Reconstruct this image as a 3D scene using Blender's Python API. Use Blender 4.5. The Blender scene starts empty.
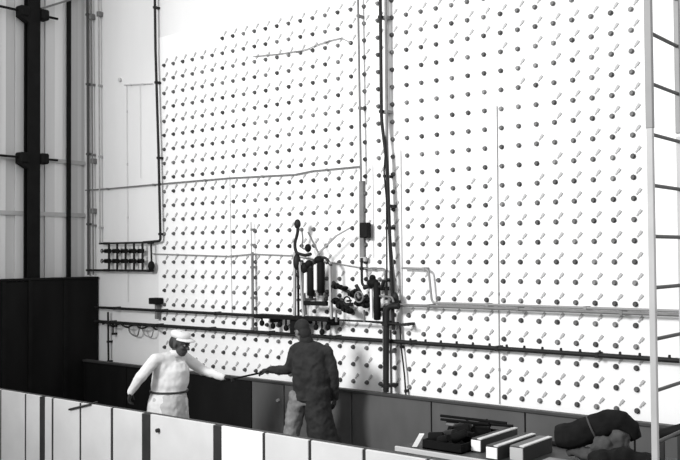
import bpy, bmesh, math, random
from mathutils import Vector, Matrix
random.seed(7)
scene = bpy.context.scene
COL = scene.collection

# ------------------------------------------------------------------ camera
F_PX, YAW, PITCH, ROLL = 909.486, 0.684808, 0.027158, -0.0071616
CAM = Vector((10.44507, -8.55983, 1.51053))
cy_, sy_, cp_, sp_ = math.cos(YAW), math.sin(YAW), math.cos(PITCH), math.sin(PITCH)
FWD = Vector((-sy_*cp_, cy_*cp_, sp_))
_R = Vector((cy_, sy_, 0)); _U = _R.cross(FWD)
RGT = _R*math.cos(ROLL) + _U*math.sin(ROLL)
UPV = -_R*math.sin(ROLL) + _U*math.cos(ROLL)
cd = bpy.data.cameras.new('camera'); cam = bpy.data.objects.new('camera', cd); COL.objects.link(cam)
cd.sensor_fit = 'HORIZONTAL'; cd.sensor_width = 36.0; cd.lens = 36.0*F_PX/680.0
cd.clip_start = 0.05; cd.clip_end = 200
M = Matrix((RGT, UPV, -FWD)).transposed().to_4x4(); M.translation = CAM
cam.matrix_world = M
scene.camera = cam

# ------------------------------------------------------------------ light
vs = scene.view_settings
vs.view_transform = 'Standard'; vs.look = 'None'; vs.gamma = 1.0; vs.use_curve_mapping = False
vs.exposure = 0.06
w = bpy.data.worlds.new('hall_light'); scene.world = w; w.use_nodes = True
w.node_tree.nodes['Background'].inputs[0].default_value = (1, 1, 1, 1)
w.node_tree.nodes['Background'].inputs[1].default_value = 0.92

def aim(o, target):
    o.rotation_euler = (Vector(target)-o.location).to_track_quat('-Z', 'Y').to_euler()
def spot(name, loc, target, power, size, blend, rad):
    l = bpy.data.lights.new(name, 'SPOT'); l.energy = power; l.spot_size = math.radians(size)
    l.spot_blend = blend; l.shadow_soft_size = rad
    o = bpy.data.objects.new(name, l); COL.objects.link(o); o.location = loc; aim(o, target); return o
spot('flood_lamp', (2.5, -12.0, 5.5), (5.6, 0, 3.2), 6900, 77, 1.0, 1.3)

# ------------------------------------------------------------------ pixel helpers
def ray(x, y): return FWD + RGT*((x-340)/F_PX) + UPV*((230-y)/F_PX)
def at(x, y, Y): d = ray(x, y); return CAM + d*((Y-CAM.y)/d.y)
def atz(x, y, Z): d = ray(x, y); return CAM + d*((Z-CAM.z)/d.z)
def atx(x, y, X): d = ray(x, y); return CAM + d*((X-CAM.x)/d.x)
def topx(p):
    d = Vector(p)-CAM; k = d.dot(FWD)
    return 340+F_PX*d.dot(RGT)/k, 230-F_PX*d.dot(UPV)/k, k

# ------------------------------------------------------------------ materials
MATS = {}
def mat(name, v, rough=0.7, var=0.0, scale=6.0, metal=0.0, stretch=(1, 1, 1), bump=0.0, spec=0.3):
    if name in MATS: return MATS[name]
    m = bpy.data.materials.new(name); m.use_nodes = True; nt = m.node_tree
    b = nt.nodes['Principled BSDF']
    b.inputs['Roughness'].default_value = rough; b.inputs['Metallic'].default_value = metal
    b.inputs['Specular IOR Level'].default_value = spec
    b.inputs['Base Color'].default_value = (v, v, v, 1)
    if var > 0 or bump > 0:
        tc = nt.nodes.new('ShaderNodeTexCoord'); mp = nt.nodes.new('ShaderNodeMapping')
        mp.inputs['Scale'].default_value = stretch
        nz = nt.nodes.new('ShaderNodeTexNoise'); nz.inputs['Scale'].default_value = scale
        nz.inputs['Detail'].default_value = 5
        nt.links.new(tc.outputs['Object'], mp.inputs[0]); nt.links.new(mp.outputs[0], nz.inputs['Vector'])
        if var > 0:
            r = nt.nodes.new('ShaderNodeMapRange')
            r.inputs[1].default_value = 0.3; r.inputs[2].default_value = 0.7
            r.inputs[3].default_value = max(0, v*(1-var)); r.inputs[4].default_value = min(1, v*(1+var))
            nt.links.new(nz.outputs['Fac'], r.inputs[0])
            c = nt.nodes.new('ShaderNodeCombineColor')
            for k in range(3): nt.links.new(r.outputs[0], c.inputs[k])
            nt.links.new(c.outputs[0], b.inputs['Base Color'])
        if bump > 0:
            bp = nt.nodes.new('ShaderNodeBump'); bp.inputs['Strength'].default_value = bump
            bp.inputs['Distance'].default_value = 0.01
            nt.links.new(nz.outputs['Fac'], bp.inputs['Height']); nt.links.new(bp.outputs[0], b.inputs['Normal'])
    MATS[name] = m; return m
wall_paint = mat('wall_paint', 0.74, 0.75, 0.05, 1.2, stretch=(1, 1, .25))
face_paint = mat('face_paint', 0.84, 0.7, 0.025, 2.0, stretch=(1, 1, .3))
side_paint = [mat('siding_a', .64, .8, .12, 3, stretch=(1, 1, .05)), mat('siding_b', .76, .8, .12, 3, stretch=(1, 1, .05)),
              mat('siding_c', .54, .8, .14, 3, stretch=(1, 1, .05))]
floor_m = mat('floor_concrete', .12, .85, .2, 2.0)
black = mat('black_paint', .007, .7, .3, 5, spec=.12)
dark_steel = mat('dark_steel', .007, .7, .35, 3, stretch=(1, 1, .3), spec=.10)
pipe_dark = mat('pipe_dark', .014, .6, .3, 8, spec=.2)
pipe_mid = mat('pipe_mid', .16, .5, .2, 8)
pipe_pale = mat('pipe_pale', .36, .5, .15, 8)
wire_grey = mat('wire_grey', .26, .6)
wire_pale = mat('wire_pale', .55, .6)
plug_m = [mat('plug_dark', .05, .5, .2, 9), mat('plug_mid', .10, .5, .2, 9), mat('plug_worn', .18, .5, .2, 9)]
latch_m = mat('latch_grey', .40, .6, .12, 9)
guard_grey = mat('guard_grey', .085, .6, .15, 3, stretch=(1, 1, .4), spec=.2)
guard_cap = mat('guard_cap', .04, .5, .2, 4)
panel_m = [mat('panel_pale', .54, .6, .07, 2.5), mat('panel_grey', .53, .6, .07, 2.5), mat('panel_white', .78, .5, .03, 2)]
post_m = mat('post_dark', .02, .6, .2, 5)
ladder_up = mat('ladder_grey', .26, .5, .06, 6)
ladder_lo = mat('ladder_pale', .44, .5, .06, 6)
rung_m = mat('rung_dark', .045, .5, .2, 9)
white_m = mat('white_enamel', .80, .4)

# ------------------------------------------------------------------ mesh builder
class MB:
    def __init__(s): s.v = []; s.f = []; s.mi = []; s.sm = []
    def add(s, vs, fs, mi=0, smooth=False):
        n = len(s.v); s.v += [tuple(v) for v in vs]
        for f in fs: s.f.append([i+n for i in f]); s.mi.append(mi); s.sm.append(smooth)
        return s
    def box(s, lo, hi, mi=0, ch=0.0):
        (x0, y0, z0), (x1, y1, z1) = lo, hi
        if ch <= 0:
            vs = [(x, y, z) for x in (x0, x1) for y in (y0, y1) for z in (z0, z1)]
            return s.add(vs, [(0, 1, 3, 2), (4, 6, 7, 5), (0, 4, 5, 1), (2, 3, 7, 6), (0, 2, 6, 4), (1, 5, 7, 3)], mi)
        bm = bmesh.new(); bmesh.ops.create_cube(bm, size=1)
        bmesh.ops.scale(bm, vec=(x1-x0, y1-y0, z1-z0), verts=bm.verts)
        bmesh.ops.translate(bm, vec=((x0+x1)/2, (y0+y1)/2, (z0+z1)/2), verts=bm.verts)
        bmesh.ops.bevel(bm, geom=bm.edges[:], offset=ch, segments=1, affect='EDGES')
        bm.verts.index_update()
        s.add([v.co[:] for v in bm.verts], [[v.index for v in f.verts] for f in bm.faces], mi); bm.free(); return s
    def obox(s, c, ax, ay, az, mi=0):          # oriented box: centre and three half axes
        c, ax, ay, az = map(Vector, (c, ax, ay, az))
        vs = [c+ax*i+ay*j+az*k for i in (-1, 1) for j in (-1, 1) for k in (-1, 1)]
        return s.add(vs, [(0, 1, 3, 2), (4, 6, 7, 5), (0, 4, 5, 1), (2, 3, 7, 6), (0, 2, 6, 4), (1, 5, 7, 3)], mi)
    def bar(s, a, b, w, t, side=(0, 1, 0), mi=0):  # bar from a to b, w across, t along side
        a, b = Vector(a), Vector(b); d = (b-a); sd = Vector(side)
        sd = (sd-d*sd.dot(d)/d.length_squared).normalized(); u = d.cross(sd).normalized()
        return s.obox((a+b)/2, d/2, u*w/2, sd*t/2, mi)
    def tube(s, pts, r, n=8, mi=0, radii=None):
        pts = [Vector(p) for p in pts]; N = len(pts); vs = []; fs = []
        t = (pts[1]-pts[0]).normalized()
        u = t.orthogonal().normalized()
        for i, p in enumerate(pts):
            t2 = ((pts[min(i+1, N-1)]-pts[i]).normalized() + (pts[i]-pts[max(i-1, 0)]).normalized())
            if t2.length < 1e-6: t2 = t
            t2.normalize()
            u = (u-t2*u.dot(t2)).normalized(); v = t2.cross(u)
            rr = radii[i] if radii else r
            for k in range(n):
                a = 2*math.pi*k/n; vs.append(p+u*rr*math.cos(a)+v*rr*math.sin(a))
        for i in range(N-1):
            for k in range(n):
                fs.append((i*n+k, i*n+(k+1) % n, (i+1)*n+(k+1) % n, (i+1)*n+k))
        s.add(vs, fs, mi, True)
        s.add([vs[k] for k in range(n)], [tuple(range(n))[::-1]], mi)
        s.add([vs[(N-1)*n+k] for k in range(n)], [tuple(range(n))], mi)
        return s
    def cyl(s, a, b, r, r2=None, n=14, mi=0, ch=0.0):
        a, b = Vector(a), Vector(b); r2 = r if r2 is None else r2
        if ch <= 0: return s.tube([a, b], r, n, mi, [r, r2])
        d = (b-a).normalized()
        return s.tube([a, a+d*ch, b-d*ch, b], r, n, mi, [r-ch, r, r2, r2-ch])
    def ell(s, c, rx, ry, rz, mi=0, n=14, m=9, rot=None):
        c = Vector(c); vs = []; fs = []
        for i in range(m+1):
            th = math.pi*i/m
            for k in range(n):
                a = 2*math.pi*k/n
                q = Vector((rx*math.sin(th)*math.cos(a), ry*math.sin(th)*math.sin(a), rz*math.cos(th)))
                if rot is not None: q = rot @ q
                vs.append(c+q)
        for i in range(m):
            for k in range(n): fs.append((i*n+k, (i+1)*n+k, (i+1)*n+(k+1) % n, i*n+(k+1) % n))
        return s.add(vs, fs, mi, True)
    def torus(s, c, R, r, axis=(0, 1, 0), n=18, mi=0):
        ax = Vector(axis).normalized(); u = ax.orthogonal().normalized(); v = ax.cross(u); c = Vector(c)
        m = 6; vs = []; fs = []
        for i in range(n):
            a = 2*math.pi*i/n; d = u*math.cos(a)+v*math.sin(a)
            for k in range(m):
                b = 2*math.pi*k/m; vs.append(c+d*(R+r*math.cos(b))+ax*r*math.sin(b))
        for i in range(n):
            for k in range(m): fs.append((i*m+k, i*m+(k+1) % m, ((i+1) % n)*m+(k+1) % m, ((i+1) % n)*m+k))
        return s.add(vs, fs, mi, True)
    def mesh(s, name, mats):
        me = bpy.data.meshes.new(name); me.from_pydata(s.v, [], s.f)
        for m in (mats if isinstance(mats, (list, tuple)) else [mats]): me.materials.append(m)
        me.polygons.foreach_set('material_index', s.mi); me.polygons.foreach_set('use_smooth', s.sm)
        me.update(); return me
    def build(s, name, mats, parent=None, weld=False):
        o = bpy.data.objects.new(name, s.mesh(name, mats)); COL.objects.link(o)
        if parent is not None: o.parent = parent
        return o
def tag(o, label, cat, group=None):
    o['label'] = label; o['category'] = cat
    if group: o['group'] = group
    return o
def struct(o, label=None, cat=None):
    o['kind'] = 'structure'
    if label: o['label'] = label
    if cat: o['category'] = cat
    return o
def thing(name, label, cat, loc=(0, 0, 0), group=None):
    o = bpy.data.objects.new(name, None); COL.objects.link(o); o.location = loc
    o.empty_display_size = .1
    return tag(o, label, cat, group)
class Root:                                  # a thing whose parts are given in world coordinates
    def __init__(s, name, label, cat, loc, group=None):
        s.o = thing(name, label, cat, loc, group); s.loc = Vector(loc)
    def part(s, name, mb, mats, parent=None):
        if parent is None:
            o = mb.build(name, mats, s.o); o.location = -s.loc; return o
        return mb.build(name, mats, parent)
def fillet(pts, r, n=5):
    pts = [Vector(p) for p in pts]; out = [pts[0]]
    for i in range(1, len(pts)-1):
        a, b, c = pts[i-1], pts[i], pts[i+1]
        d1 = (a-b); d2 = (c-b); k = min(r, d1.length*.45, d2.length*.45)
        p, q = b+d1.normalized()*k, b+d2.normalized()*k
        for j in range(n+1):
            t = j/n; out.append(p*(1-t)**2+b*2*t*(1-t)+q*t*t)
    out.append(pts[-1]); return out
def along(pts, step, start=None):
    pts = [Vector(p) for p in pts]; res = []; d = step*.5 if start is None else start; acc = 0
    for a, b in zip(pts, pts[1:]):
        L = (b-a).length
        while d <= acc+L:
            res.append((a.lerp(b, (d-acc)/L), (b-a).normalized())); d += step
        acc += L
    return res

FLOOR = -1.0
P = 0.2032                                   # pitch of the plugs

# ------------------------------------------------------------------ the setting
f = MB().box((-6, -14, FLOOR-.2), (16, 0.4, FLOOR)).build('floor', floor_m); struct(f, 'dark concrete floor of the work level', 'floor')
wb = MB().box((-1.9, 0.0, FLOOR), (16, 0.4, 9)).build('wall_back', wall_paint)
struct(wb, 'white face wall with rows of round plugs', 'wall')
fp = MB()
fp.box((0.06, -0.008, FLOOR), (9.9, 0.0, 22.0*P+.02)).box((6.55*P, -0.008, 22.0*P+.02), (9.9, 0, 23.1*P))
fp.box((0.06, -0.004, 22.0*P+.02), (6.55*P, 0, 23.1*P))
fp.build('face_plate', face_paint, wb)

# plugs of the face wall: the 300 that show largest are parts, the rest one part
def plug_mb(mi=0, mb=None, c=(0, 0, 0)):
    mb = mb or MB(); c = Vector(c)
    mb.cyl(c+Vector((0, 0, 0)), c+Vector((0, -.012, 0)), .0275, .0275, 10, mi)
    mb.cyl(c+Vector((0, -.012, 0)), c+Vector((0, -.034, 0)), .021, .018, 10, mi)
    return mb
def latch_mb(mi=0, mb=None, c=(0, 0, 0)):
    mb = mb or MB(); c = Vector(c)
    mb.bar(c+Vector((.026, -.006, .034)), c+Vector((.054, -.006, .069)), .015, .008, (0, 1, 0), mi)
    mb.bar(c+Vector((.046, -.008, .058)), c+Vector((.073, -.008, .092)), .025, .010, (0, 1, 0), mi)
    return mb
plug_me = [plug_mb().mesh('plug', m) for m in plug_m]
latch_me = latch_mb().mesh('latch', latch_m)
cells = []
for r in range(-3, 23):
    for c in range(1, 36):
        if r == 22 and c < 7: continue
        p = Vector((c*P, -.008, r*P)); x, y, k = topx(p)
        vis = (-2 < x < 645 and -4 < y < 418 and r >= 0)
        e = ((x-458)/95)**2 + ((y-118)/72)**2  # latches thin out inside this ellipse, imitating glare on the wall
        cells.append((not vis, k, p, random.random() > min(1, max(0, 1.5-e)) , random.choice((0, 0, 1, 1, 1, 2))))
cells.sort(key=lambda t: (t[0], t[1]))
rest = MB()
for i, (_, k, p, has, kind) in enumerate(cells):
    if i < 300:
        o = bpy.data.objects.new('plug', plug_me[kind]); COL.objects.link(o); o.parent = wb; o.location = p
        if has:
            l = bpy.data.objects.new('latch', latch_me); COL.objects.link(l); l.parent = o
    else:
        plug_mb(kind, rest, p)
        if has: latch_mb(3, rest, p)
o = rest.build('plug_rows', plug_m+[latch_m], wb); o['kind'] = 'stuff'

# left wall of vertical boards
XL = -1.74
wl = MB().box((XL-.3, -12, FLOOR), (XL-.02, 0, 9)).build('wall_left', side_paint[0]); struct(wl, 'grey boarded side wall', 'wall')
ed = [0.0, -.06, -.14, -.28, -.40, -.55, -.72, -.90, -1.05, -1.22, -1.36, -1.46, -1.62, -1.8, -2.0, -2.2, -2.4]
sh = [2, 0, 2, 1, 1, 0, 2, 0, 0, 2, 1, 1, 0, 2, 0, 1]
for i in range(len(ed)-1):
    t = .012*(i % 3)
    MB().box((XL-.02, ed[i+1]+.004, FLOOR), (XL-.012+t, ed[i]-.004, 9)).build('board', side_paint[sh[i]], wl)
girt_m = mat('girt_grey', .42, .8, .1, 3)
for zc in (2.98, 2.16):
    MB().box((XL+.012, -2.4, zc-.03), (XL+.028, -.02, zc+.03)).build('girt', girt_m, wl)

# steel column on the side wall
t = Root('steel_column', 'thick dark steel column with bracket clamps on the grey side wall', 'column', (XL+.09, -.99, FLOOR))
t.part('shaft', MB().box((XL+.03, -1.09, FLOOR), (XL+.06, -.89, 9)).box((XL+.06, -1.0, FLOOR), (XL+.12, -.98, 9)).box((XL+.12, -1.09, FLOOR), (XL+.15, -.89, 9)), black)
for zc, dy in ((2.99, 0), (5.16, .01)):
    b = MB().box((XL+.03, -1.24, zc-.10), (XL+.2, -1.09, zc+.06), ch=.02).box((XL+.03, -.89, zc-.09), (XL+.2, -.76, zc+.07), ch=.02)
    b.add([(XL+.05, -1.24, zc-.10), (XL+.18, -1.24, zc-.10), (XL+.18, -1.09, zc-.18), (XL+.05, -1.09, zc-.18), (XL+.05, -1.24, zc-.08), (XL+.18, -1.24, zc-.08), (XL+.18, -1.09, zc-.08), (XL+.05, -1.09, zc-.08)],
          [(3, 2, 1, 0), (4, 5, 6, 7), (0, 1, 5, 4), (1, 2, 6, 5), (2, 3, 7, 6), (3, 0, 4, 7)])
    t.part('bracket', b, black)
    t.part('tie_bar', MB().bar((XL+.1, -1.7, zc-.01), (XL+.1, -.56, zc-.01), .03, .03, (1, 0, 0)), black)
t.part('brace', MB().bar((XL+.1, -.85, 5.25), (XL+.1, 0.0, 5.66), .035, .03), pipe_mid)
c = tag(MB().box((XL+.03, -.36, FLOOR), (XL+.07, -.30, 9)).build('wall_stud', black), 'slim black vertical steel strip on the grey side wall right of the thick column', 'strip')

# dark steel partition standing along the side wall
t = Root('steel_partition', 'tall black steel partition standing at the left end of the work platform', 'partition', (-1.46, -1.2, FLOOR))
for i, (a, b) in enumerate(((-.02, -.62), (-.63, -1.2), (-1.21, -1.62), (-1.63, -2.6))):
    t.part('plate', MB().box((-1.52, b, FLOOR), (-1.36+.006*(i % 2), a, 1.17-.01*(i == 2)), ch=.006), dark_steel)
t.part('top_rail', MB().box((-1.55, -2.6, 1.165), (-1.34, -.02, 1.20), ch=.008), black)
for y in (-.62, -1.205, -1.625):
    t.part('stiffener', MB().box((-1.36, y-.03, FLOOR), (-1.335, y+.03, 1.165)), black)

# ------------------------------------------------------------------ guards of the platform
t = Root('rear_guard', 'dark steel guard of flat panels standing along the foot of the plug wall', 'guard', (3.5, -.3, FLOOR))
ex = [-1.33, -.3, .95, 2.24, 2.80, 3.86, 4.96, 6.08, 7.2, 8.3, 9.4, 10.5]
TZ = -.06
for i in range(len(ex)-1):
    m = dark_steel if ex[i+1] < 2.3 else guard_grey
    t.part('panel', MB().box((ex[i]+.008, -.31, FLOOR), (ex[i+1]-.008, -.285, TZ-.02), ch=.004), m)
for x in ex:
    t.part('post', MB().box((x-.03, -.284, FLOOR), (x+.03, -.24, TZ-.02)), post_m)
t.part('top_rail', MB().box((ex[0], -.33, TZ-.02), (ex[-1], -.24, TZ+.012), ch=.006), guard_cap)
for x, z in ((2.71, -.28), (1.02, -.3)):
    t.part('knob', MB().cyl((x, -.31, z), (x, -.34, z), .022, .018, 10), pipe_pale)

YG = -2.82
t = Root('front_guard', 'waist-high pale panelled guard with dark posts along the front edge', 'guard', (3.5, YG, FLOOR))
ex = [-1.3, -.4, .12, .66, 1.18, 1.52, 1.71, 2.22, 2.76, 3.31, 4.32, 4.9, 5.43, 6.0, 6.6, 7.2, 7.75, 8.3]
wd = {1.52: .10, 3.31: .13, 4.32: .11, 1.71: .045, 2.76: .05}
TG = -.03
for i in range(len(ex)-1):
    a, b = ex[i], ex[i+1]
    m = panel_m[2] if abs(a-4.32) < .01 else panel_m[(i*2) % 3 % 2] if a < 4.4 else panel_m[0]
    pn = t.part('panel', MB().box((a+wd.get(a, .04)/2-.004, YG-.02, FLOOR+.03), (b-wd.get(b, .04)/2+.004, YG+.01, TG), ch=.004), m)
    if abs(a-3.31) < .01:
        t.part('knob', MB().cyl((3.50, YG-.02, -.17), (3.50, YG-.05, -.17), .022, .02, 10), post_m, None)
for x in ex:
    h = wd.get(x, .04)/2
    t.part('post', MB().box((x-h, YG-.012 if h < .04 else YG-.024, FLOOR), (x+h, YG+.03, TG-.004), ch=.003), post_m)
t.part('top_rail', MB().box((ex[0], YG+.01, TG-.05), (ex[-1], YG+.05, TG+.004), ch=.004), guard_cap)
p0, p1, p2 = at(69, 409.5, YG-.035), at(90, 404.5, YG-.035), at(97, 402, YG+.07)
tag(MB().tube([p0, p1, p2], .011, 8).build('stick', post_m), 'short dark stick poking over the pale front guard at left', 'stick')

# ------------------------------------------------------------------ ladder
XD = 8.38
t = Root('ladder', 'tall grey steel ladder with dark round rungs at the right edge', 'ladder', (XD, -2.75, FLOOR))
zs = 2.3
t.part('rail', MB().box((XD-.020, -2.995, FLOOR), (XD+.020, -2.965, zs), ch=.004), ladder_lo)
t.part('rail', MB().box((XD-.023, -2.998, zs-.02), (XD+.023, -2.962, 6), ch=.004), ladder_up)
t.part('rail', MB().box((XD-.016, -2.475, FLOOR), (XD+.016, -2.445, 2.28), ch=.004), ladder_lo)
t.part('rail', MB().box((XD-.018, -2.478, 2.30), (XD+.018, -2.442, 6), ch=.004), ladder_up)
z = 2.882-.318*12
while z < 5.9:
    if z > FLOOR+.1: t.part('rung', MB().cyl((XD, -2.966, z), (XD, -2.476, z), .0125, n=8), rung_m)
    z += .318

# ------------------------------------------------------------------ pipes and wires on the wall
def WY(q):                                   # front of the wall at this place
    return -.0085 if (.05 < q[0] < 9.91 and q[2] < 4.7) else -.0005
def pipe(name, pts, r, m, label, cat='pipe', clip=1.1, n=8, start=None, clipm=None, group=None):
    o = tag(MB().tube(pts, r, n).build(name, m), label, cat, group)
    if clip:
        for q, d in along(pts, clip, start):
            wy = 0.0
            if q.y > -.02: continue
            u = Vector((0, 0, 1)) if abs(d.z) < .5 else Vector((1, 0, 0))
            wy = WY(q); ya = q.y-r*1.15
            b = MB().obox((q.x, (ya+wy)/2, q.z), d*.016, Vector((0, (wy-ya)/2, 0)), u*(r+.003))
            b.build('clip', clipm or m, o)
    return o
def vpx(x0, y0, x1, y1, Y): return [at(x0, y0, Y), at(x1, y1, Y)]
def vert(xpx, ypx, Y, z0, z1):
    p = at(xpx, ypx, Y); return [Vector((p.x, Y, z0)), Vector((p.x, Y, z1))]
def zof(x, y, Y): return at(x, y, Y).z

# the two long rail pipes
zU, zL = .73, .515
pipe('rail_pipe', [(-1.34, -.10, zU), (2.16, -.10, zU)], .020, pipe_dark, 'upper of the two long black horizontal pipes, running left from the rig', start=.5)
pipe('rail_pipe', [(-1.34, -.10, zL), (3.4, -.10, zL), (7.45, -.10, zL), (9.4, -.1, zL)], .024, pipe_dark, 'lower long black horizontal pipe crossing the whole plug wall', start=.4)
lower = bpy.data.objects['rail_pipe.001']
for k in range(13):
    x = 4.55+k*P*1.0
    MB().cyl((x, -.10, zL+.015), (x, -.10, zL+.048), .016, .012, 8).build('fitting', pipe_dark, lower)
for k in range(8):
    x = 7.18+k*.28
    MB().cyl((x, -.10, zL+.015), (x, -.10, zL+.048), .016, .012, 8).build('fitting', pipe_dark, lower)
# the pair of grey pipes on the right
pipe('supply_pipe', fillet([at(384.5, 392, -.12), Vector((at(384.5, 392, -.12).x, -.12, .935)), (4.75, -.12, .935), (10.5, -.12, .935)], .06), .017, pipe_mid,
     'grey pipe bending out of the floor and running right along the plug wall', start=1.6)
zz = .955
pipe('conduit', fillet([at(402, 268, -.09), at(428.5, 269, -.09), at(432, 303, -.09), Vector((at(434, 303, -.09).x+.1, -.09, zz+.015)), (10.5, -.09, zz+.015)], .06), .014, mat('conduit_grey', .24, .5),
     'grey conduit stepping down in a bend and running right just above the long grey pipe', start=.3)
# vertical pipes in the middle
pt = fillet([at(380, -30, -.14), at(381.5, 120, -.14), at(386.5, 160, -.14), at(392.5, 300, -.14), at(393.5, 330, -.14)], .1)
pipe('riser_pipe', pt, .020, pipe_dark, 'dark vertical pipe, left of the pair rising at the middle of the wall')
pt = fillet([at(385.5, -30, -.10), at(387, 145, -.10), at(390, 240, -.10), at(396, 300, -.10)], .1)
pipe('riser_pipe', pt, .018, pipe_mid, 'grey vertical pipe, right of the pair rising at the middle of the wall')
pt = fillet([at(385.5, 150, -.16), at(384, 172, -.16), at(386.5, 200, -.16), at(387, 300, -.16)], .05)
pipe('hose', pt, .010, pipe_dark, 'thin black hose coiling beside the middle riser pipes', 'hose', clip=.6)
pt = fillet([at(399, 306, -.2), at(386.5, 306.5, -.2), at(386, 392, -.2)], .08)
pipe('drain_pipe', pt, .034, pipe_dark, 'thick black pipe bending down to the guard below the rig', clip=.7)
pipe('riser_pipe', [at(390.5, 330, -.1), at(391.5, 396, -.1)], .013, pipe_mid, 'thin grey pipe beside the thick black bent pipe', clip=.5)
pipe('cross_pipe', [at(372, 322, -.2), at(409, 325, -.2)], .012, pipe_dark, 'short black horizontal rod crossing the thick bent pipe', 'rod', clip=.3)
pt = [at(400, 325, -.06), at(401, 345, -.06), at(404.5, 375, -.06), at(406, 396, -.06)]
pipe('hose', pt, .010, pipe_dark, 'thin black hose slanting down right of the thick bent pipe', 'hose', clip=.5)
# the long drop with the box
pipe('drop_cable', fillet([at(357.5, -30, -.10), at(359.5, 90, -.10), at(361, 182, -.10)], .1), .014, pipe_mid, 'grey vertical cable dropping to the black junction box', 'cable')
t = Root('junction_box', 'black junction box on a grey vertical duct left of the middle pipes', 'box', at(364, 230, 0))
def bxpx(mb, x0, y0, x1, y1, ya, yb, ch=.004, mi=0):
    a, b = at(x0, y1, yb), at(x1, y0, yb)
    return mb.box((min(a.x, b.x), ya if ya < yb else yb, min(a.z, b.z)), (max(a.x, b.x), max(ya, yb), max(a.z, b.z)), mi, ch)
t.part('duct', bxpx(MB(), 361.5, 181, 365.3, 262, -.05, -.0088), pipe_mid)
t.part('box', bxpx(MB(), 363, 222.5, 371.5, 238, -.13, -.052, .012), black)
t.part('clamp', bxpx(MB(), 361, 257, 367.5, 261.5, -.09, -.052), pipe_pale)
pipe('bent_pipe', fillet([at(361.5, 258, -.1), at(362, 286, -.1), at(372, 287, -.1)], .06), .016, pipe_dark, 'short dark pipe hooking below the duct into the upright cylinder', clip=.25)
pipe('bent_pipe', fillet([at(362, 268.5, -.08), at(385, 268.5, -.08), at(385.5, 300, -.08)], .04), .011, pipe_mid, 'thin grey pipe bridging from duct to risers', clip=.3)
# thin upright wires
for (x0, y0, x1, y1, r, m, lb) in (
        (400.5, 150, 402.5, 348, .006, wire_pale, 'thin grey upright wire just right of the middle pipes'),
        (372.5, 165, 373.5, 258, .004, wire_pale, 'short faint upright wire between the duct and the middle pipes'),
        (496.8, 106, 499.5, 404, .0045, wire_grey, 'thin upright wire on the right half of the plug wall'),
        (229.5, 175, 232, 318, .004, wire_pale, 'thin faint upright wire on the left half of the plug wall'),
        (126.5, 85, 128, 302, .004, wire_pale, 'thin faint upright wire between the two left manifold corners'),
        (140, 85, 140.5, 178, .003, wire_pale, 'faint short upright wire near the top left of the white wall')):
    pipe('upright_wire', vpx(x0, y0, x1, y1, -.02), r, m, lb, 'wire', clip=.8)
pipe('gauge_tube', [at(251, 222, -.08), at(251.5, 252, -.08)], .007, wire_grey, 'thin tip wire above the grey upright tube', 'wire', clip=.2)
pipe('gauge_tube', [at(252.3, 252, -.08), at(253, 333, -.08)], .018, pipe_mid, 'grey upright tube standing on the long pipes left of the rig', 'tube', clip=.4)
pipe('cross_wire', [at(85.5, 190.3, -.04), at(110, 188.6, -.04), at(127, 187, -.04), at(160, 184, -.04), at(200, 180.5, -.04), at(230, 178, -.04), at(295, 174.5, -.04), at(312, 171, -.04), at(360, 166.5, -.04)],
     .010, pipe_mid, 'long thin grey wire slanting across the upper left of the plug wall', 'wire')
pipe('cross_wire', [at(152, 253.8, -.04), at(228, 256.2, -.04), at(252, 254, -.04), at(292, 255.5, -.04), at(362, 268, -.04)], .008, wire_grey,
     'thin horizontal wire from the valve manifold to the rig', 'wire')
pipe('slack_cable', [at(253, 56.5, -.04), at(278, 54, -.04), at(302, 50.5, -.04), at(309, 48.5, -.04), at(315, 45.5, -.04), at(330, 40.5, -.04), at(341, 38, -.04), at(351, 43, -.04)], .007, wire_grey,
     'short slack cable high on the plug wall', 'cable', clip=.5)
# left pipes
pt = fillet([at(154.5, -30, -.08), at(155.5, 50, -.08), at(158.5, 150, -.08), at(160.5, 241, -.08), at(143, 242.5, -.08)], .05)
pipe('feed_pipe', pt, .019, pipe_dark, 'long dark pipe dropping down the left edge of the plugs to the manifold')
pipe('corner_pipe', vpx(87.3, -20, 88.5, 275, -.05), .020, mat('corner_dark', .07, .6), 'dark pipe in the corner, leftmost of three')
pipe('corner_pipe', vpx(91, -20, 93.3, 275, -.06), .013, pipe_mid, 'thin grey pipe in the corner, middle of three')
pipe('corner_pipe', fillet([at(98.5, -20, -.06), at(100, 243, -.06)], .05), .012, pipe_pale, 'pale thin pipe near the corner, rightmost of three')
for x, y in ((91.3, 17), (99, 14), (92.8, 161), (92.8, 211)):
    p = at(x, y, -.06)
    tag(MB().box((p.x-.03, -.09, p.z-.04), (p.x+.03, -.0005, p.z+.04), ch=.008).build('pipe_clamp', pipe_mid),
        {17: 'pipe clamp high on the thin grey corner pipe', 14: 'pipe clamp high on the pale corner pipe',
         161: 'pipe clamp midway on the thin grey corner pipe', 211: 'pipe clamp low on the thin grey corner pipe'}[y], 'clamp')
p = at(121, 80, 0)
tag(MB().cyl((p.x, -.0, p.z), (p.x, -.04, p.z), .03, n=10).build('wall_boss', wire_pale), 'small pale round boss high on the blank white wall', 'boss')
pipe('ledge_pipe', [at(124, 85, -.03), at(152, 83.5, -.03)], .009, wire_pale, 'faint short horizontal pipe high on the blank white wall', clip=.3)

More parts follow.
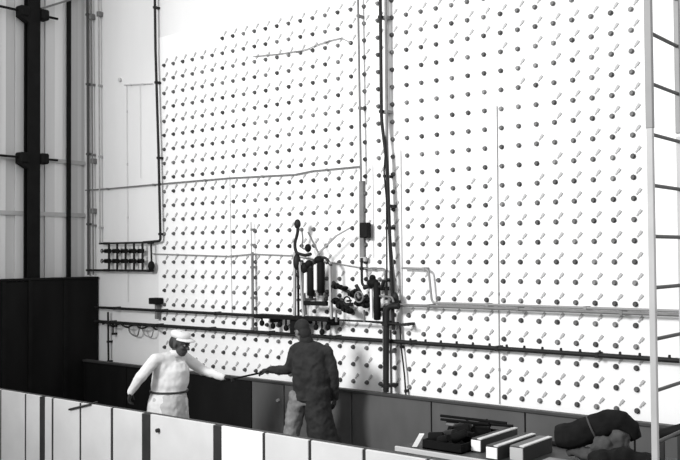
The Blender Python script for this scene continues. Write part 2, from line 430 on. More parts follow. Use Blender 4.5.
# valve manifold
t = Root('valve_manifold', 'pipe manifold of five upright tubes with two rows of valves on the left wall', 'manifold', at(125, 256, 0))
Ym = -.10
zt, zb = zof(125, 243, Ym), zof(125, 270.5, Ym)
X = lambda x, y=256: at(x, y, Ym).x
t.part('header', MB().tube([(X(99.5), Ym, zt), (X(151.5), Ym, zt)], .015), pipe_dark)
t.part('header', MB().tube([(X(86.5), Ym, zb), (X(152.5), Ym, zb)], .017), pipe_dark)
t.part('side_pipe', MB().tube([(X(151), Ym, zt), (X(151.8), Ym, zb)], .014), pipe_dark)
t.part('trap', MB().ell((X(151.3), Ym, zof(151, 266, Ym)), .05, .05, .075), black)
for x in (109, 117.2, 125.6, 134, 142.5):
    tb = t.part('tube', MB().tube([(X(x), Ym, zt), (X(x), Ym, zb)], .017), pipe_dark)
    for y in (251, 261):
        zc = zof(x, y, Ym)
        b = MB().box((X(x)-.10, Ym-.03, zc-.032), (X(x)+.02, Ym+.03, zc+.032), ch=.012)
        b.cyl((X(x)-.05, Ym-.03, zc), (X(x)-.05, Ym-.09, zc), .012, n=8); b.torus((X(x)-.05, Ym-.09, zc), .028, .007)
        v = t.part('valve', b, black, tb)
for x in (104, 148):
    t.part('bracket', MB().box((X(x)-.015, Ym, zt-.02), (X(x)+.015, -.0005, zt+.02)).box((X(x)-.015, Ym, zb-.02), (X(x)+.015, -.0005, zb+.02)), pipe_dark)
# small box above the long pipe, cable loops, stub pipe
p = at(154, 301, -.12)
t = Root('switch_box', 'small black box on a stem above the long pipe at left', 'box', (p.x, 0, p.z))
t.part('box', MB().box((p.x-.08, -.16, p.z-.045), (p.x+.09, -.02, p.z+.045), ch=.01), black)
t.part('stem', MB().box((p.x-.02, -.09, p.z-.26), (p.x+.03, -.0005, p.z-.05)), pipe_mid)
for x, y, lb, r in ((135, 327, 'dark cable loop hanging under the long pipe, nearer the corner', .011), (149, 327, 'pale cable loop hanging under the long pipe, nearer the white-clad worker', .009)):
    p = at(x, y, -.09)
    pts = [(p.x+.13*math.cos(a), -.09+.02*math.sin(3*a), zL-.02+.16*math.sin(a)) for a in [math.pi*(1+i/12) for i in range(13)]]
    o = tag(MB().tube(pts, r, 7).build('cable_loop', pipe_mid if x < 140 else wire_grey), lb, 'cable')
pts = [(-1.1+.03*i, -.135+.01*math.sin(i), zL-.03+.022*math.sin(i*.55)) for i in range(44)]
tag(MB().tube(pts, .014, 6).build('slung_cable', pipe_dark), 'black cable wrapped along the long lower pipe at far left', 'cable')
pt = [at(108, 312, -.07), at(108.5, 362, -.07)]
pipe('stub_pipe', pt, .015, pipe_dark, 'short upright pipe between the long pipes and the guard at far left', clip=.3)
pipe('stub_pipe', [at(113, 322, -.07), at(113, 335, -.07)], .012, pipe_dark, 'very short pipe end hanging under the long lower pipe', clip=.12)

# ------------------------------------------------------------------ the rig in the middle
YB = -.22
t = Root('support_beam', 'black shelf beam carrying the twin-cylinder rig', 'beam', at(295, 319, 0))
a, b = at(258, 317.5, YB), at(331, 319, YB)
t.part('beam', MB().box((a.x, -.30, .715), (b.x+.02, -.14, .765), ch=.006), black)
t.part('block', bxpx(MB(), 298, 319, 309, 333, -.26, -.1, .01), black)
for x in (270, 300, 327):
    q = at(x, 318, YB)
    t.part('bracket', MB().box((q.x-.02, -.2, .66), (q.x+.02, -.0088, .75)), black)
t.part('cross_rail', MB().box((b.x+.02, -.20, .725), (at(386, 321, -.2).x, -.17, .745)), pipe_dark)
for x0, y0 in ((262, 323), (273, 326), (280, 324), (286, 328), (316, 327), (322, 332), (328, 327)):
    q = at(x0, y0, -.16); t.part('hanging_fitting', MB().ell(q, .035, .03, .04).cyl(q, (q.x, q.y, .72), .012, n=6), black)

t = Root('charging_rig', 'twin dark upright cylinders in a pale frame with a hooked hose on the plug wall', 'rig', at(310, 300, 0))
Yr = -.24
for x0, y0, x1, y1, m, wdt in ((295, 252, 294.5, 319, pipe_pale, .030), (297.8, 256, 298.5, 319, pipe_dark, .014), (300, 262, 304, 319, pipe_pale, .030), (302.5, 270, 306, 315, pipe_mid, .014), (330, 262, 331.5, 319, pipe_pale, .028)):
    t.part('upright', MB().bar(at(x0, y0, Yr), at(x1, y1, Yr), wdt, .03), m)
for x, yt, yb in ((311, 268, 296), (321, 262, 293)):
    a, b = at(x, yb, Yr), at(x, yt, Yr)
    cy = t.part('cylinder', MB().cyl(a, b, .048, n=16, ch=.012), black)
    t.part('cap', MB().cyl(b, b+Vector((0, 0, .03)), .03, .02, n=10).cyl(a-Vector((0, 0, .03)), a, .03, n=10), pipe_dark, cy)
    t.part('bright_strip', MB().box((a.x-.105, Yr-.02, a.z+.03), (a.x-.055, Yr+.03, b.z-.03), ch=.01), white_m, cy)  # white strip put in as the bright left side of the dark cylinder
t.part('handle', MB().tube(fillet([at(313, 272, Yr), at(315, 259, Yr), at(326, 257, Yr), at(331, 266, Yr)], .08), .018), pipe_dark)
t.part('base_bar', bxpx(MB(), 306, 301.5, 328.5, 305, Yr-.03, Yr+.02, .005), black)
t.part('hose', MB().tube(fillet([at(297.5, 221, Yr), at(298, 232, Yr), at(294.5, 244, Yr), at(296, 253, Yr), at(305, 255.5, Yr), at(311, 254, Yr)], .08), .020), pipe_dark)
t.part('hose', MB().tube(fillet([at(302, 231, Yr), at(303, 240, Yr), at(301, 248, Yr), at(308, 250, Yr)], .06), .010), pipe_mid)
t.part('nozzle', MB().ell(at(308, 248, Yr), .045, .04, .05), black)
t.part('nozzle', MB().ell(at(297.5, 224, Yr), .045, .04, .06), pipe_dark)
t.part('link', MB().bar(at(308, 232, Yr), at(320, 256, Yr), .016, .016), pipe_mid)
t.part('lever', MB().bar(at(318, 254, Yr), at(336, 236, Yr), .022, .012), wire_grey)
t.part('lever', MB().bar(at(336, 236, Yr), at(350, 228, Yr), .016, .012), wire_grey)
t.part('valve_head', MB().ell(at(297, 262, Yr), .05, .05, .10), pipe_dark)
t.part('valve_head', MB().ell(at(305, 268, Yr), .06, .05, .07).ell(at(309, 264, Yr), .05, .05, .05), black)
t.part('valve_head', MB().ell(at(319, 260, Yr), .07, .05, .05), black)
for x0, y0 in ((298, 275), (327, 292), (299, 287), (326, 299)):
    t.part('joint', MB().ell(at(x0, y0, Yr), .03, .03, .03), pipe_dark)
for x, y in ((296, 300), (330, 300), (303, 300)):
    q = at(x, y, Yr); t.part('bracket', MB().box((q.x-.014, Yr, q.z-.014), (q.x+.014, -.0088, q.z+.014)), pipe_mid)

t = Root('valve_cluster', 'tangle of black valves and couplings between the twin cylinders and the single cylinder', 'valves', at(343, 297, 0))
Yc = -.22
for x, y, r in ((336, 286, .055), (340, 287, .04), (345, 288, .035), (352.5, 294, .055), (336, 301, .06), (341, 305, .075), (346, 309, .06), (350, 311, .05), (359, 303, .06), (366, 305, .055), (367, 300, .045), (356, 291, .04)):
    q = at(x, y, Yc)
    t.part('valve', MB().ell(q, r, .05, r*.72).cyl((q.x, q.y, q.z), (q.x, q.y-.07, q.z), r*.4, n=8), black)
for pts in ([(333, 282), (338, 287), (345, 290), (353, 294), (360, 303)], [(334, 300), (342, 306), (350, 312)], [(356, 285), (360, 292), (362, 300), (367, 303)]):
    t.part('coupling_pipe', MB().tube([at(x, y, Yc+.02) for x, y in pts], .022), pipe_dark)
q = at(359, 297, Yc-.08); t.part('handwheel', MB().torus(q, .06, .01).cyl(q, q+Vector((0, .08, 0)), .012, n=6), pipe_mid)
q = at(347, 301, Yc-.08); t.part('handwheel', MB().torus(q, .05, .01).cyl(q, q+Vector((0, .08, 0)), .012, n=6), pipe_dark)
for x, y in ((341, 305), (359, 300)):
    q = at(x, y, Yc); t.part('bracket', MB().box((q.x-.02, Yc, q.z-.02), (q.x+.02, -.0088, q.z+.02)), pipe_dark)
t.part('foot', MB().bar(at(364, 310, Yc), at(364.5, 322, Yc), .02, .02), pipe_mid)
t.part('foot', MB().bar(at(336, 310, Yc), at(336.5, 322, Yc), .02, .02), pipe_mid)

t = Root('single_cylinder', 'single tall black cylinder with white bar as side highlight beside the thick bent pipe', 'cylinder', at(377, 300, 0))
a, b = at(377.3, 320, Yc), at(376.8, 282, Yc)
t.part('body', MB().cyl(a, b, .042, n=16, ch=.01), black)
t.part('highlight_bar', MB().cyl(at(371.8, 318, Yc), at(371.3, 289, Yc), .018, n=8), white_m)  # white bar added as the highlight on the black cylinder
t.part('cap', MB().ell(at(373, 283, Yc), .075, .06, .055).ell(at(372.5, 278, Yc), .04, .04, .04), black)
t.part('cap_arm', MB().tube([at(364, 288, Yc), at(372, 285, Yc), at(382, 287, Yc), at(384, 280, Yc)], .024), pipe_dark)
t.part('bracket', MB().box((a.x-.02, Yc, a.z+.1), (a.x+.02, -.0088, a.z+.14)).box((a.x-.02, Yc, b.z-.1), (a.x+.02, -.0088, b.z-.06)), pipe_dark)
t.part('outlet', MB().tube(fillet([at(379, 296, Yc), at(392, 297, Yc), at(393.5, 302, Yc)], .05), .012), pipe_mid)
t.part('outlet', MB().ell(at(395, 300, -.14), .05, .04, .09), pipe_dark)

# ------------------------------------------------------------------ work table and the goods on it
TT = -.08
t = Root('work_table', 'long pale-edged work table behind the front guard at lower right', 'table', (7.1, -1.95, FLOOR))
tx0, tx1, ty0, ty1 = 6.02, 8.3, -2.42, -1.45
t.part('table_top', MB().box((tx0, ty0+.02, TT-.03), (tx1, ty1, TT), ch=.003), mat('table_dark', .05, .6, .2, 4))
t.part('edge_strip', MB().box((tx0-.02, ty0-.005, TT-.035), (tx1, ty0+.02, TT+.006), ch=.004), mat('edge_pale', .45, .5))
for x in (tx0+.06, tx1-.06):
    for y in (ty0+.08, ty1-.06):
        t.part('leg', MB().box((x-.03, y-.03, FLOOR), (x+.03, y+.03, TT-.03)), post_m)
# black tool case
def prism(mb, pts, mi=0):      # hexahedron from 4 bottom + 4 top points
    return mb.add(pts, [(3, 2, 1, 0), (4, 5, 6, 7), (0, 1, 5, 4), (1, 2, 6, 5), (2, 3, 7, 6), (3, 0, 4, 7)], mi)
t = Root('tool_case', 'open black tool case crammed with gear at the left end of the work table', 'case', (6.36, -2.0, TT))
x0, x1, y0, y1, h = 6.22, 6.59, -2.34, -1.60, .075
b = MB().box((x0, y0, TT), (x1, y1, TT+.012)).box((x0, y0, TT), (x0+.015, y1, TT+h)).box((x1-.015, y0, TT), (x1, y1, TT+h))
b.box((x0+.015, y0, TT), (x1-.015, y0+.015, TT+h)).box((x0+.015, y1-.015, TT), (x1-.015, y1, TT+h))
soft_black = mat('soft_black', .008, .85, .2, 6, spec=.05)
t.part('tray', b, soft_black)
t.part('lid', MB().obox((6.18, -1.74, TT+.07), (.012, 0, .03), (0, .13, 0), (.02, 0, -.006)), soft_black)
for k, (x, y, r) in enumerate(((6.29, -2.25, .05), (6.37, -2.12, .055), (6.48, -2.2, .05), (6.52, -2.05, .055), (6.36, -1.95, .06), (6.30, -1.8, .06), (6.48, -1.82, .055), (6.42, -2.29, .04), (6.40, -1.70, .055))):
    t.part('gear_piece', MB().cyl((x-.06, y, TT+.075), (x+.05, y+.04*(-1)**k, TT+.095+.02*(k % 3)), r*.9, r*.7, 9), [soft_black, pipe_dark, soft_black, soft_black][k % 4])
t.part('pale_fitting', MB().box((6.22, -1.99, TT+.135), (6.30, -1.96, TT+.155), ch=.006), pipe_mid)
tag(MB().obox((6.165, -2.32, TT+.058), (.018, .010, 0), (.012, -.022, 0), (.028, .010, .052)).build('white_carton', white_m), 'small white carton leaning on the black tool case', 'carton')
for i, (p0, p1, r, m) in enumerate((((6.10, -1.88, .110), (6.70, -1.80, .100), .012, soft_black), ((6.06, -1.72, .035), (6.66, -1.62, .045), .012, soft_black), ((6.18, -2.0, .105), (6.60, -1.93, .10), .011, soft_black))):
    tag(MB().cyl(p0, p1, r, n=8).build('steel_rod', m), ['longest black rod lying across the open tool case', 'black rod lying across the rear of the tool case', 'short black rod lying across the front of the tool case'][i], 'rod')
carton_side = mat('carton_side', .035, .6)
for i, (x, y0, y1, wd_, top, lb) in enumerate((
        (6.645, -2.20, -1.60, .095, .03, 'long slim box with white end, nearest the tool case on the table'),
        (6.88, -2.36, -1.74, .105, .03, 'long slim box with white end, middle of the three on the table'),
        (7.06, -2.30, -1.82, .12, .04, 'long slim box with white end, nearest the dark roll on the table'))):
    t = Root('slug_box', lb, 'box', (x, (y0+y1)/2, TT), 'long boxes on the work table')
    t.part('body', MB().box((x-wd_/2, y0, TT), (x+wd_/2, y1, top-.008), ch=.003), carton_side)
    t.part('lid', MB().box((x-wd_/2+.004, y0-.002, top-.008), (x+wd_/2-.030, y1, top), ch=.002), carton_side if i < 2 else mat('lid_grey', .1, .5))
    t.part('lid_strip', MB().box((x+wd_/2-.040, y0-.002, top-.006), (x+wd_/2+.001, y1, top+.004), ch=.002), mat('strip_pale', .55, .5, .1, 8))
    t.part('end_plate', MB().box((x-wd_/2+.006, y0-.012, TT+.012), (x+wd_/2-.004, y0, top-.012), ch=.002), white_m if i < 2 else mat('end_grey', .42, .5))
tag(MB().cyl((6.66, -1.52, -.06), (7.2, -1.64, -.06), .02, n=8).build('steel_rod', black), 'black rod lying behind the three long boxes', 'rod')

def blob(name, mb, mats, parent=None, voxel=.012, smooth=6, tex=None, loc=None):
    o = mb.build(name, mats, parent)
    if loc is not None: o.location = -Vector(loc)
    r = o.modifiers.new('remesh', 'REMESH'); r.mode = 'VOXEL'; r.voxel_size = voxel; r.use_smooth_shade = True
    if smooth:
        s = o.modifiers.new('smooth', 'SMOOTH'); s.factor = .5; s.iterations = smooth
    if tex:
        tx = bpy.data.textures.new(name+'_folds', 'CLOUDS'); tx.noise_scale = tex[0]
        d = o.modifiers.new('folds', 'DISPLACE'); d.texture = tx; d.strength = tex[1]; d.mid_level = .5
        d.texture_coords = 'LOCAL'
    return o
canvas_dark = mat('canvas_dark', .009, .9, .3, 10, spec=.1)
canvas_grey = mat('canvas_grey', .05, .85, .3, 7)
t = Root('canvas_roll', 'thick dark canvas roll slumped over grey cloth at the right of the table', 'roll', (7.5, -1.9, TT))
b = MB().tube([(7.24, -2.0, .085), (7.28, -1.99, .09), (7.40, -1.95, .115), (7.52, -1.90, .175), (7.62, -1.86, .225), (7.70, -1.83, .225), (7.76, -1.81, .175), (7.80, -1.80, .10)], .1, 14, 0, [.085, .10, .105, .10, .098, .09, .07, .05])
roll = blob('roll', b, canvas_dark, t.o, .012, 4, (.12, .03), t.loc)
pa = Vector((7.50, -1.908, .165)); t.part('strap', MB().torus(pa, .100, .008, (.10, .04, .05)), mat('strap_dark', .05, .8), roll)
b = MB().ell((7.60, -1.97, .03), .09, .06, .10).ell((7.70, -1.90, .06), .09, .07, .13).ell((7.5, -1.95, -.025), .2, .1, .045)
blob('ground_cloth', b, canvas_grey, t.o, .012, 4, (.07, .06), t.loc)
b = MB().ell((7.70, -2.20, .005), .11, .09, .07).ell((7.84, -2.14, .02), .13, .10, .085).ell((7.98, -2.1, .01), .12, .1, .075)
o = blob('dark_sack', b, canvas_dark, None, .014, 4, (.1, .05)); tag(o, 'dark crumpled sack in front of the canvas roll', 'sack')
o = tag(MB().box((7.28, -2.36, TT), (7.62, -2.2, TT+.05), ch=.006).build('flat_box', mat('flat_grey', .2, .6)), 'flat grey box in front of the dark canvas roll', 'box')
t = Root('roller_stand', 'dark thick bar on a small stand seen between the ladder rails', 'stand', (8.15, -1.8, TT))
t.part('bar', MB().cyl((7.97, -1.85, .155), (8.22, -1.85, .25), .042, n=12, ch=.01), black)
t.part('leg', MB().box((8.13, -1.87, TT), (8.16, -1.84, .2)).box((8.0, -1.87, TT), (8.03, -1.84, .15)), post_m)
t.part('foot_plate', MB().box((7.95, -1.93, TT), (8.25, -1.78, TT+.04), ch=.006), black)

# ------------------------------------------------------------------ people
def loft(mb, rings, n=16, mi=0):      # rings: (centre, half-axis a, half-axis b)
    vs = []; fs = []
    for c, a, b in rings:
        c, a, b = map(Vector, (c, a, b))
        for k in range(n):
            th = 2*math.pi*k/n; vs.append(c+a*math.cos(th)+b*math.sin(th))
    N = len(rings)
    for i in range(N-1):
        for k in range(n): fs.append((i*n+k, i*n+(k+1) % n, (i+1)*n+(k+1) % n, (i+1)*n+k))
    fs.append(tuple(range(n))[::-1]); fs.append(tuple((N-1)*n+k for k in range(n)))
    return mb.add(vs, fs, mi, True)
def cap(mb, a, b, ra, rb):            # tapered capsule
    a, b = Vector(a), Vector(b)
    mb.tube([a, b], ra, 12, 0, [ra, rb]); mb.ell(a, ra, ra, ra, n=12, m=8); mb.ell(b, rb, rb, rb, n=12, m=8); return mb
class Person:
    def __init__(s, label, base, fwd, J, look, tilt, hs=1.0):
        s.hs = hs
        s.base = Vector(base); s.f = Vector(fwd).normalized(); s.r = s.f.cross(Vector((0, 0, 1))); s.u = Vector((0, 0, 1))
        s.J = {k: s.P(*v) for k, v in J.items()}
        s.R = Root('person', label, 'person', base)
        s.look = (s.f*look[0]+s.r*look[1]+s.u*look[2]).normalized()
        s.hr = s.look.cross(s.u*1.0 + s.r*tilt).normalized(); s.hu = s.hr.cross(s.look).normalized()
    def P(s, f, r, z): return s.base + s.f*f + s.r*r + s.u*z
    def H(s, f, r, z): return s.J['head'] + (s.look*f + s.hr*r + s.hu*z)*s.hs
    def hand(s, mb, side, dirv, palm_n, infl=0.0, curl=.7):
        w = s.J['wr'+side]; d = Vector(dirv).normalized(); n = Vector(palm_n); n = (n-d*n.dot(d)).normalized(); l = d.cross(n)*(1 if side == 'r' else -1)
        k = w+d*.085
        loft(mb, [(w-d*.01, l*(.027+infl), n*(.02+infl)), (w+d*.03, l*(.036+infl), n*(.018+infl)), (k, l*(.042+infl), n*(.015+infl))])
        for i, (o, L) in enumerate(((-.031, .070), (-.0105, .080), (.0105, .076), (.031, .060))):
            p = k-d*.01+l*o; q = d.copy(); r_ = .0088+infl*.6
            for j, (seg, a) in enumerate(((.45, .35), (.32, .9), (.25, .8))):
                q = (Matrix.Rotation(a*curl, 3, d.cross(n)) @ q).normalized()
                e = p+q*L*seg*1.1; cap(mb, p, e, r_, r_*.9); p = e; r_ *= .93
        p = w+d*.025-l*.032; q = (d*.6-l*.7+n*.35).normalized()
        e = p+q*.045; cap(mb, p, e, .013+infl*.6, .011+infl*.6); e2 = e+(d*.8+n*.5-l*.1).normalized()*.035; cap(mb, e, e2, .011+infl*.6, .009+infl*.6)
    def limbs(s, mb, names, radii, infl=0):
        for (a, b), (ra, rb) in zip(names, radii): cap(mb, s.J[a], s.J[b], ra+infl, rb+infl)
    def torso(s, mb, infl=0, lo=0.0, wide=1.0):
        J = s.J; sd = (J['shr']-J['shl']).normalized(); up = (J['neck']-J['pelvis']).normalized(); dp = up.cross(sd).normalized()
        mid = (J['shr']+J['shl'])/2; hp = (J['hipr']-J['hipl']).normalized(); hd = Vector((0, 0, 1)).cross(hp).normalized()
        pe = J['pelvis']; ch = pe.lerp(mid, .72); ws = pe.lerp(mid, .32)
        i = infl
        loft(mb, [(pe-s.u*.10, hp*(.10+i)*wide, hd*(.08+i)), (pe-s.u*.02, hp*(.165+i)*wide, hd*(.115+i)*wide), (ws, sd*(.14+i), dp*(.10+i)), (ch, sd*(.165+i), dp*(.115+i)),
                  (mid-up*.02, sd*(.175+i), dp*(.095+i)), (mid+up*.04, sd*(.12+i), dp*(.075+i)), (J['neck'], sd*(.062+i*.5), dp*(.062+i*.5))])
ARM = (('sh', 'el'), ('el', 'wr'))
def build_person(pr, skin, parts):
    J = pr.J; b = MB()
    pr.torso(b)
    for sd in 'lr':
        pr.limbs(b, [('sh'+sd, 'el'+sd), ('el'+sd, 'wr'+sd)], [(.052, .040), (.040, .027)])
        pr.limbs(b, [('hip'+sd, 'kn'+sd), ('kn'+sd, 'an'+sd)], [(.085, .055), (.058, .038)])
        a = J['an'+sd]; fd = pr.f
        cap(b, a+pr.u*-.04-fd*.03, a-pr.u*.05+fd*.14, .038, .028)
        pr.hand(b, sd, parts['hand_'+sd][0], parts['hand_'+sd][1], 0, parts.get('curl', .8))
    cap(b, J['neck']-pr.u*.03, pr.H(-.02, 0, -.06), .056, .054)
    rot = Matrix((pr.look, pr.hr, pr.hu)).transposed()
    k_ = pr.hs
    def he(f, r, z, a, c, d): b.ell(pr.H(f, r, z), a*k_, c*k_, d*k_, rot=rot)
    he(-.012, 0, .03, .096, .076, .098); he(.028, 0, -.045, .066, .058, .075); he(.06, 0, -.085, .026, .028, .024)
    cap(b, pr.H(.088, 0, .012), pr.H(.108, 0, -.025), .009*k_, .015*k_)
    he(.08, 0, .03, .02, .055, .014); he(.087, 0, -.058, .012, .026, .009)
    for k in (-1, 1): he(-.01, k*.076, -.005, .022, .011, .034); he(.06, k*.04, -.02, .025, .02, .02)
    body = blob('body', b, skin, pr.R.o, .0065, 3, None, pr.R.loc)
    for k in (-1, 1):
        e = MB().ell(pr.H(.079, k*.032, .008), .013, .014, .012, n=10, m=7, rot=rot); eo = pr.R.part('eye', e, mat('eye_white', .18, .3))
        pr.R.part('iris', MB().ell(pr.H(.089, k*.032, .008), .005, .007, .007, n=8, m=6, rot=rot), mat('eye_dark', .02, .2), eo)
    return body

# worker in white at the front guard
skin1 = mat('skin_shade', .05, .6, .1, 12); white_cloth = mat('white_cotton', .62, .85, .05, 9); pale_cloth = mat('pale_cotton', .40, .85, .08, 9)
glove = mat('glove_dark', .02, .8); belt_m = mat('belt_dark', .03, .6)
w1 = Person('worker in belted white coat and white cap reaching right along the front guard', (2.535, -1.93, FLOOR), (.77, .63, 0), dict(
    pelvis=(.02, 0, .93), hipr=(-.06, .08, .90), hipl=(.08, -.08, .90), neck=(.10, 0, 1.445), head=(.150, .03, 1.535),
    shr=(-.10, .17, 1.375), shl=(.16, -.15, 1.375), elr=(-.235, .27, 1.20), wrr=(-.345, .235, 1.04),
    ell=(.36, -.24, 1.205), wrl=(.60, -.14, 1.145), knr=(-.07, .11, .50), knl=(.09, -.11, .50), anr=(-.14, .12, .085), anl=(.06, -.12, .085)),
    (.85, .38, -.22), .0, 1.12)
hd = {'hand_r': (w1.f*-.25-w1.u*.95, w1.f), 'hand_l': (w1.f*.95+w1.r*.1-w1.u*.05, -w1.u)}
build_person(w1, skin1, hd)
b = MB(); w1.torso(b, .026, wide=1.1)
for sd in 'lr': w1.limbs(b, [('sh'+sd, 'el'+sd), ('el'+sd, 'wr'+sd)], [(.068, .058), (.056, .044)])
loft(b, [(w1.P(.02, 0, 1.02), w1.r*.175, w1.f*.190), (w1.P(.01, 0, .90), w1.r*.215, w1.f*.225), (w1.P(0, 0, .62), w1.r*.245, w1.f*.25)])
loft(b, [(w1.P(.02, 0, 1.00), w1.r*.17, w1.f*.19), (w1.P(.03, 0, 1.10), w1.r*.185, w1.f*.21), (w1.P(.05, 0, 1.25), w1.r*.18, w1.f*.20), (w1.P(.06, 0, 1.34), w1.r*.13, w1.f*.15)])
for sd in 'lr': cap(b, w1.J['neck']-w1.u*.06, w1.J['sh'+sd], .062, .070)
coat = blob('coat', b, white_cloth, w1.R.o, .011, 7, (.09, .020), w1.R.loc)
b = MB(); loft(b, [(w1.P(.02, .0, 1.022), w1.r*.192, w1.f*.212), (w1.P(.02, .0, 1.002), w1.r*.193, w1.f*.213)], 24); w1.R.part('belt', b, belt_m, coat)
b = MB(); loft(b, [(w1.P(.06, .02, .995), w1.r*.18, w1.f*.155), (w1.P(.06, .03, .88), w1.r*.21, w1.f*.17), (w1.P(.05, .035, .55), w1.r*.24, w1.f*.20)], 24); blob('apron', b, pale_cloth, w1.R.o, .012, 3, (.07, .03), w1.R.loc)
b = MB(); loft(b, [(w1.J['neck']-w1.u*.05, w1.r*.088, w1.f*.084), (w1.J['neck']+w1.u*.025+w1.f*.01, w1.r*.073, w1.f*.075)]); w1.R.part('collar', b, white_cloth, coat)
b = MB()
for sd in 'lr': w1.limbs(b, [('hip'+sd, 'kn'+sd), ('kn'+sd, 'an'+sd)], [(.105, .085), (.083, .075)])
blob('trousers', b, pale_cloth, w1.R.o, .014, 3, (.1, .03), w1.R.loc)
def boots(pr):
    for sd in 'lr':
        a = pr.J['an'+sd]; b = MB(); cap(b, a+pr.u*.04, a-pr.u*.02, .056, .056); cap(b, a-pr.u*.035-pr.f*.03, a-pr.u*.04+pr.f*.16, .048, .040)
        b.box(tuple(a+Vector((-.05, -.05, -.085))), tuple(a+Vector((.05, .05, -.06))))
        blob('boot', b, black, pr.R.o, .01, 3, None, pr.R.loc)
boots(w1)
for sd in 'lr':
    b = MB(); w1.hand(b, sd, hd['hand_'+sd][0], hd['hand_'+sd][1], .004, .8); blob('glove', b, glove, w1.R.o, .006, 2, None, w1.R.loc)
def ringcap(pr, z0, z1, a0, a1, brim=True, m=None):
    b = MB(); L, Rr, U = pr.look, pr.hr, pr.hu
    loft(b, [(pr.H(-.012, 0, z0), L*a0, Rr*(a0*.84)), (pr.H(-.012, 0, (z0+z1)/2), L*a0*1.02, Rr*a0*.86), (pr.H(-.012, 0, z1-.01), L*a1, Rr*a1*.86), (pr.H(-.012, 0, z1), L*a1*.7, Rr*a1*.6)], 20)
    c = pr.R.part('cap', b, m)
    if brim:
        b = MB(); vs = []
        for i in range(13):
            th = -1.35+2.7*i/12
            for q, zz in ((.100, z0+.012), (.165, z0-.006), (.165, z0-.012), (.100, z0+.004)):
                k = .100+(q-.100)*max(0, math.cos(th))**.6
                vs.append(pr.H(-.012+k*math.cos(th), k*.86*math.sin(th), zz))
        fs = [(i*4+j, i*4+(j+1) % 4, i*4+4+(j+1) % 4, i*4+4+j) for i in range(12) for j in range(4)]
        b.add(vs, fs, 0, True); pr.R.part('brim', b, m, c)
    return c
ringcap(w1, .066, .126, .116, .108, True, white_cloth)
b = MB(); b.ell(w1.H(-.055, 0, .005), .066, .088, .083, rot=Matrix((w1.look, w1.hr, w1.hu)).transposed()); w1.R.part('hair', b, mat('hair_dark', .02, .7))

# worker in dark clothes at the plug wall, back to the camera
skin2 = mat('skin_mid', .14, .6, .1, 12); dark_cloth = mat('dark_denim', .018, .85, .35, 8); grey_cloth = mat('grey_denim', .17, .85, .35, 9)
w2 = Person('worker in dark jacket and grey trousers, back turned, reaching left before the plug wall', (3.78, -.92, FLOOR), (-.55, .83, 0), dict(
    pelvis=(0, -.02, .96), hipr=(0, .09, .93), hipl=(-.01, -.14, .93), neck=(.05, -.04, 1.545), head=(.075, -.11, 1.655),
    shr=(.0, .185, 1.43), shl=(.03, -.185, 1.45), elr=(.0, .255, 1.17), wrr=(.06, .25, .92),
    ell=(.05, -.265, 1.235), wrl=(.14, -.49, 1.215), knr=(.02, .13, .50), knl=(.04, -.24, .50), anr=(-.05, .20, .085), anl=(.0, -.24, .085)),
    (.75, -.6, -.35), -.1)
hd2 = {'hand_r': (w2.f*.2-w2.u, -w2.r), 'hand_l': (-w2.r*.95+w2.f*.1-w2.u*.1, -w2.u)}
build_person(w2, skin2, hd2)
b = MB(); w2.torso(b, .030, wide=1.08)
for sd in 'lr': w2.limbs(b, [('sh'+sd, 'el'+sd), ('el'+sd, 'wr'+sd)], [(.066, .060), (.058, .044)])
loft(b, [(w2.P(.02, 0, 1.47), w2.r*.14, w2.f*.10), (w2.P(.01, 0, 1.36), w2.r*.215, w2.f*.14), (w2.P(0, -.005, 1.15), w2.r*.215, w2.f*.15), (w2.P(0, -.01, 1.0), w2.r*.20, w2.f*.15), (w2.P(0, -.01, .91), w2.r*.21, w2.f*.165)])
loft(b, [(w2.P(-.01, .06, 1.05), w2.r*.15, w2.f*.15), (w2.P(-.01, .07, .80), w2.r*.15, w2.f*.17), (w2.P(-.02, .12, .52), w2.r*.17, w2.f*.17), (w2.P(-.02, .16, .42), w2.r*.19, w2.f*.16)])  # dark flank added over the right leg to stand for its shade
for sd in 'lr': cap(b, w2.J['neck']-w2.u*.04, w2.J['sh'+sd], .07, .07)
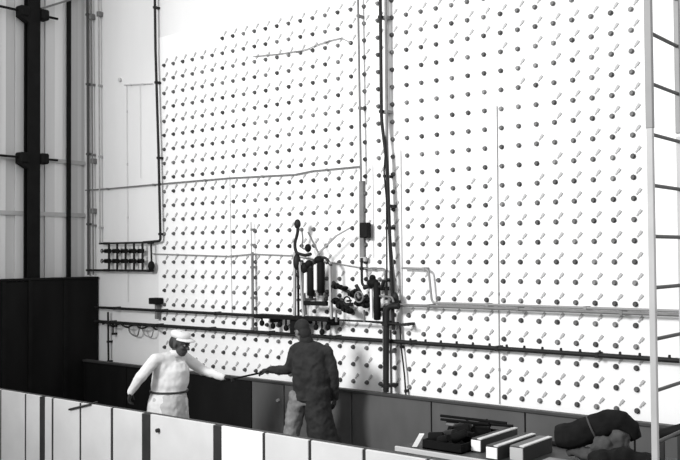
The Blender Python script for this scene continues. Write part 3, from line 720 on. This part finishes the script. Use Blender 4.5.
jacket = blob('jacket', b, dark_cloth, w2.R.o, .011, 7, (.08, .035), w2.R.loc)
b = MB(); loft(b, [(w2.J['neck']-w2.u*.04, w2.r*.085, w2.f*.085), (w2.J['neck']+w2.u*.06-w2.r*.03, w2.r*.07, w2.f*.075)]); w2.R.part('collar', b, dark_cloth, jacket)
b = MB(); loft(b, [(w2.P(0, -.03, .98), w2.r*.15, w2.f*.12), (w2.P(0, -.03, .86), w2.r*.16, w2.f*.13)])
for sd in 'lr': w2.limbs(b, [('hip'+sd, 'kn'+sd), ('kn'+sd, 'an'+sd)], [(.115, .09), (.09, .08)])
blob('trousers', b, grey_cloth, w2.R.o, .012, 3, (.08, .035), w2.R.loc)
boots(w2)
for sd in 'lr':
    b = MB(); w2.hand(b, sd, hd2['hand_'+sd][0], hd2['hand_'+sd][1], .004, .8); blob('glove', b, glove, w2.R.o, .006, 2, None, w2.R.loc)
rot = Matrix((w2.look, w2.hr, w2.hu)).transposed()
b = MB().ell(w2.H(-.022, 0, .045), .098, .083, .093, rot=rot).ell(w2.H(-.055, 0, -.03), .055, .076, .085, rot=rot); blob('hair', b, mat('hair_black', .015, .8), w2.R.o, .009, 2, None, w2.R.loc)
# the rod they pass between them
g1 = w1.J['wrl']+Vector(hd['hand_l'][0]).normalized()*.09-w1.u*.022
g2 = w2.J['wrl']+Vector(hd2['hand_l'][0]).normalized()*.09-w2.u*.022
d = (g2-g1).normalized()
o = MB().cyl(g1-d*.12, g2+d*.16, .011, n=8).build('push_rod', black); tag(o, 'slender dark rod held between the two workers', 'rod')

# ------------------------------------------------------------------ origins at each thing's foot
for o in list(COL.objects):
    if o.type == 'MESH' and o.parent is None and o.get('kind') != 'structure':
        v = o.data.vertices; xs = [p.co.x for p in v]; ys = [p.co.y for p in v]; zs_ = [p.co.z for p in v]
        c = Vector(((min(xs)+max(xs))/2, (min(ys)+max(ys))/2, min(zs_)))
        o.data.transform(Matrix.Translation(-c)); o.location = c
        for ch in o.children: ch.location -= c
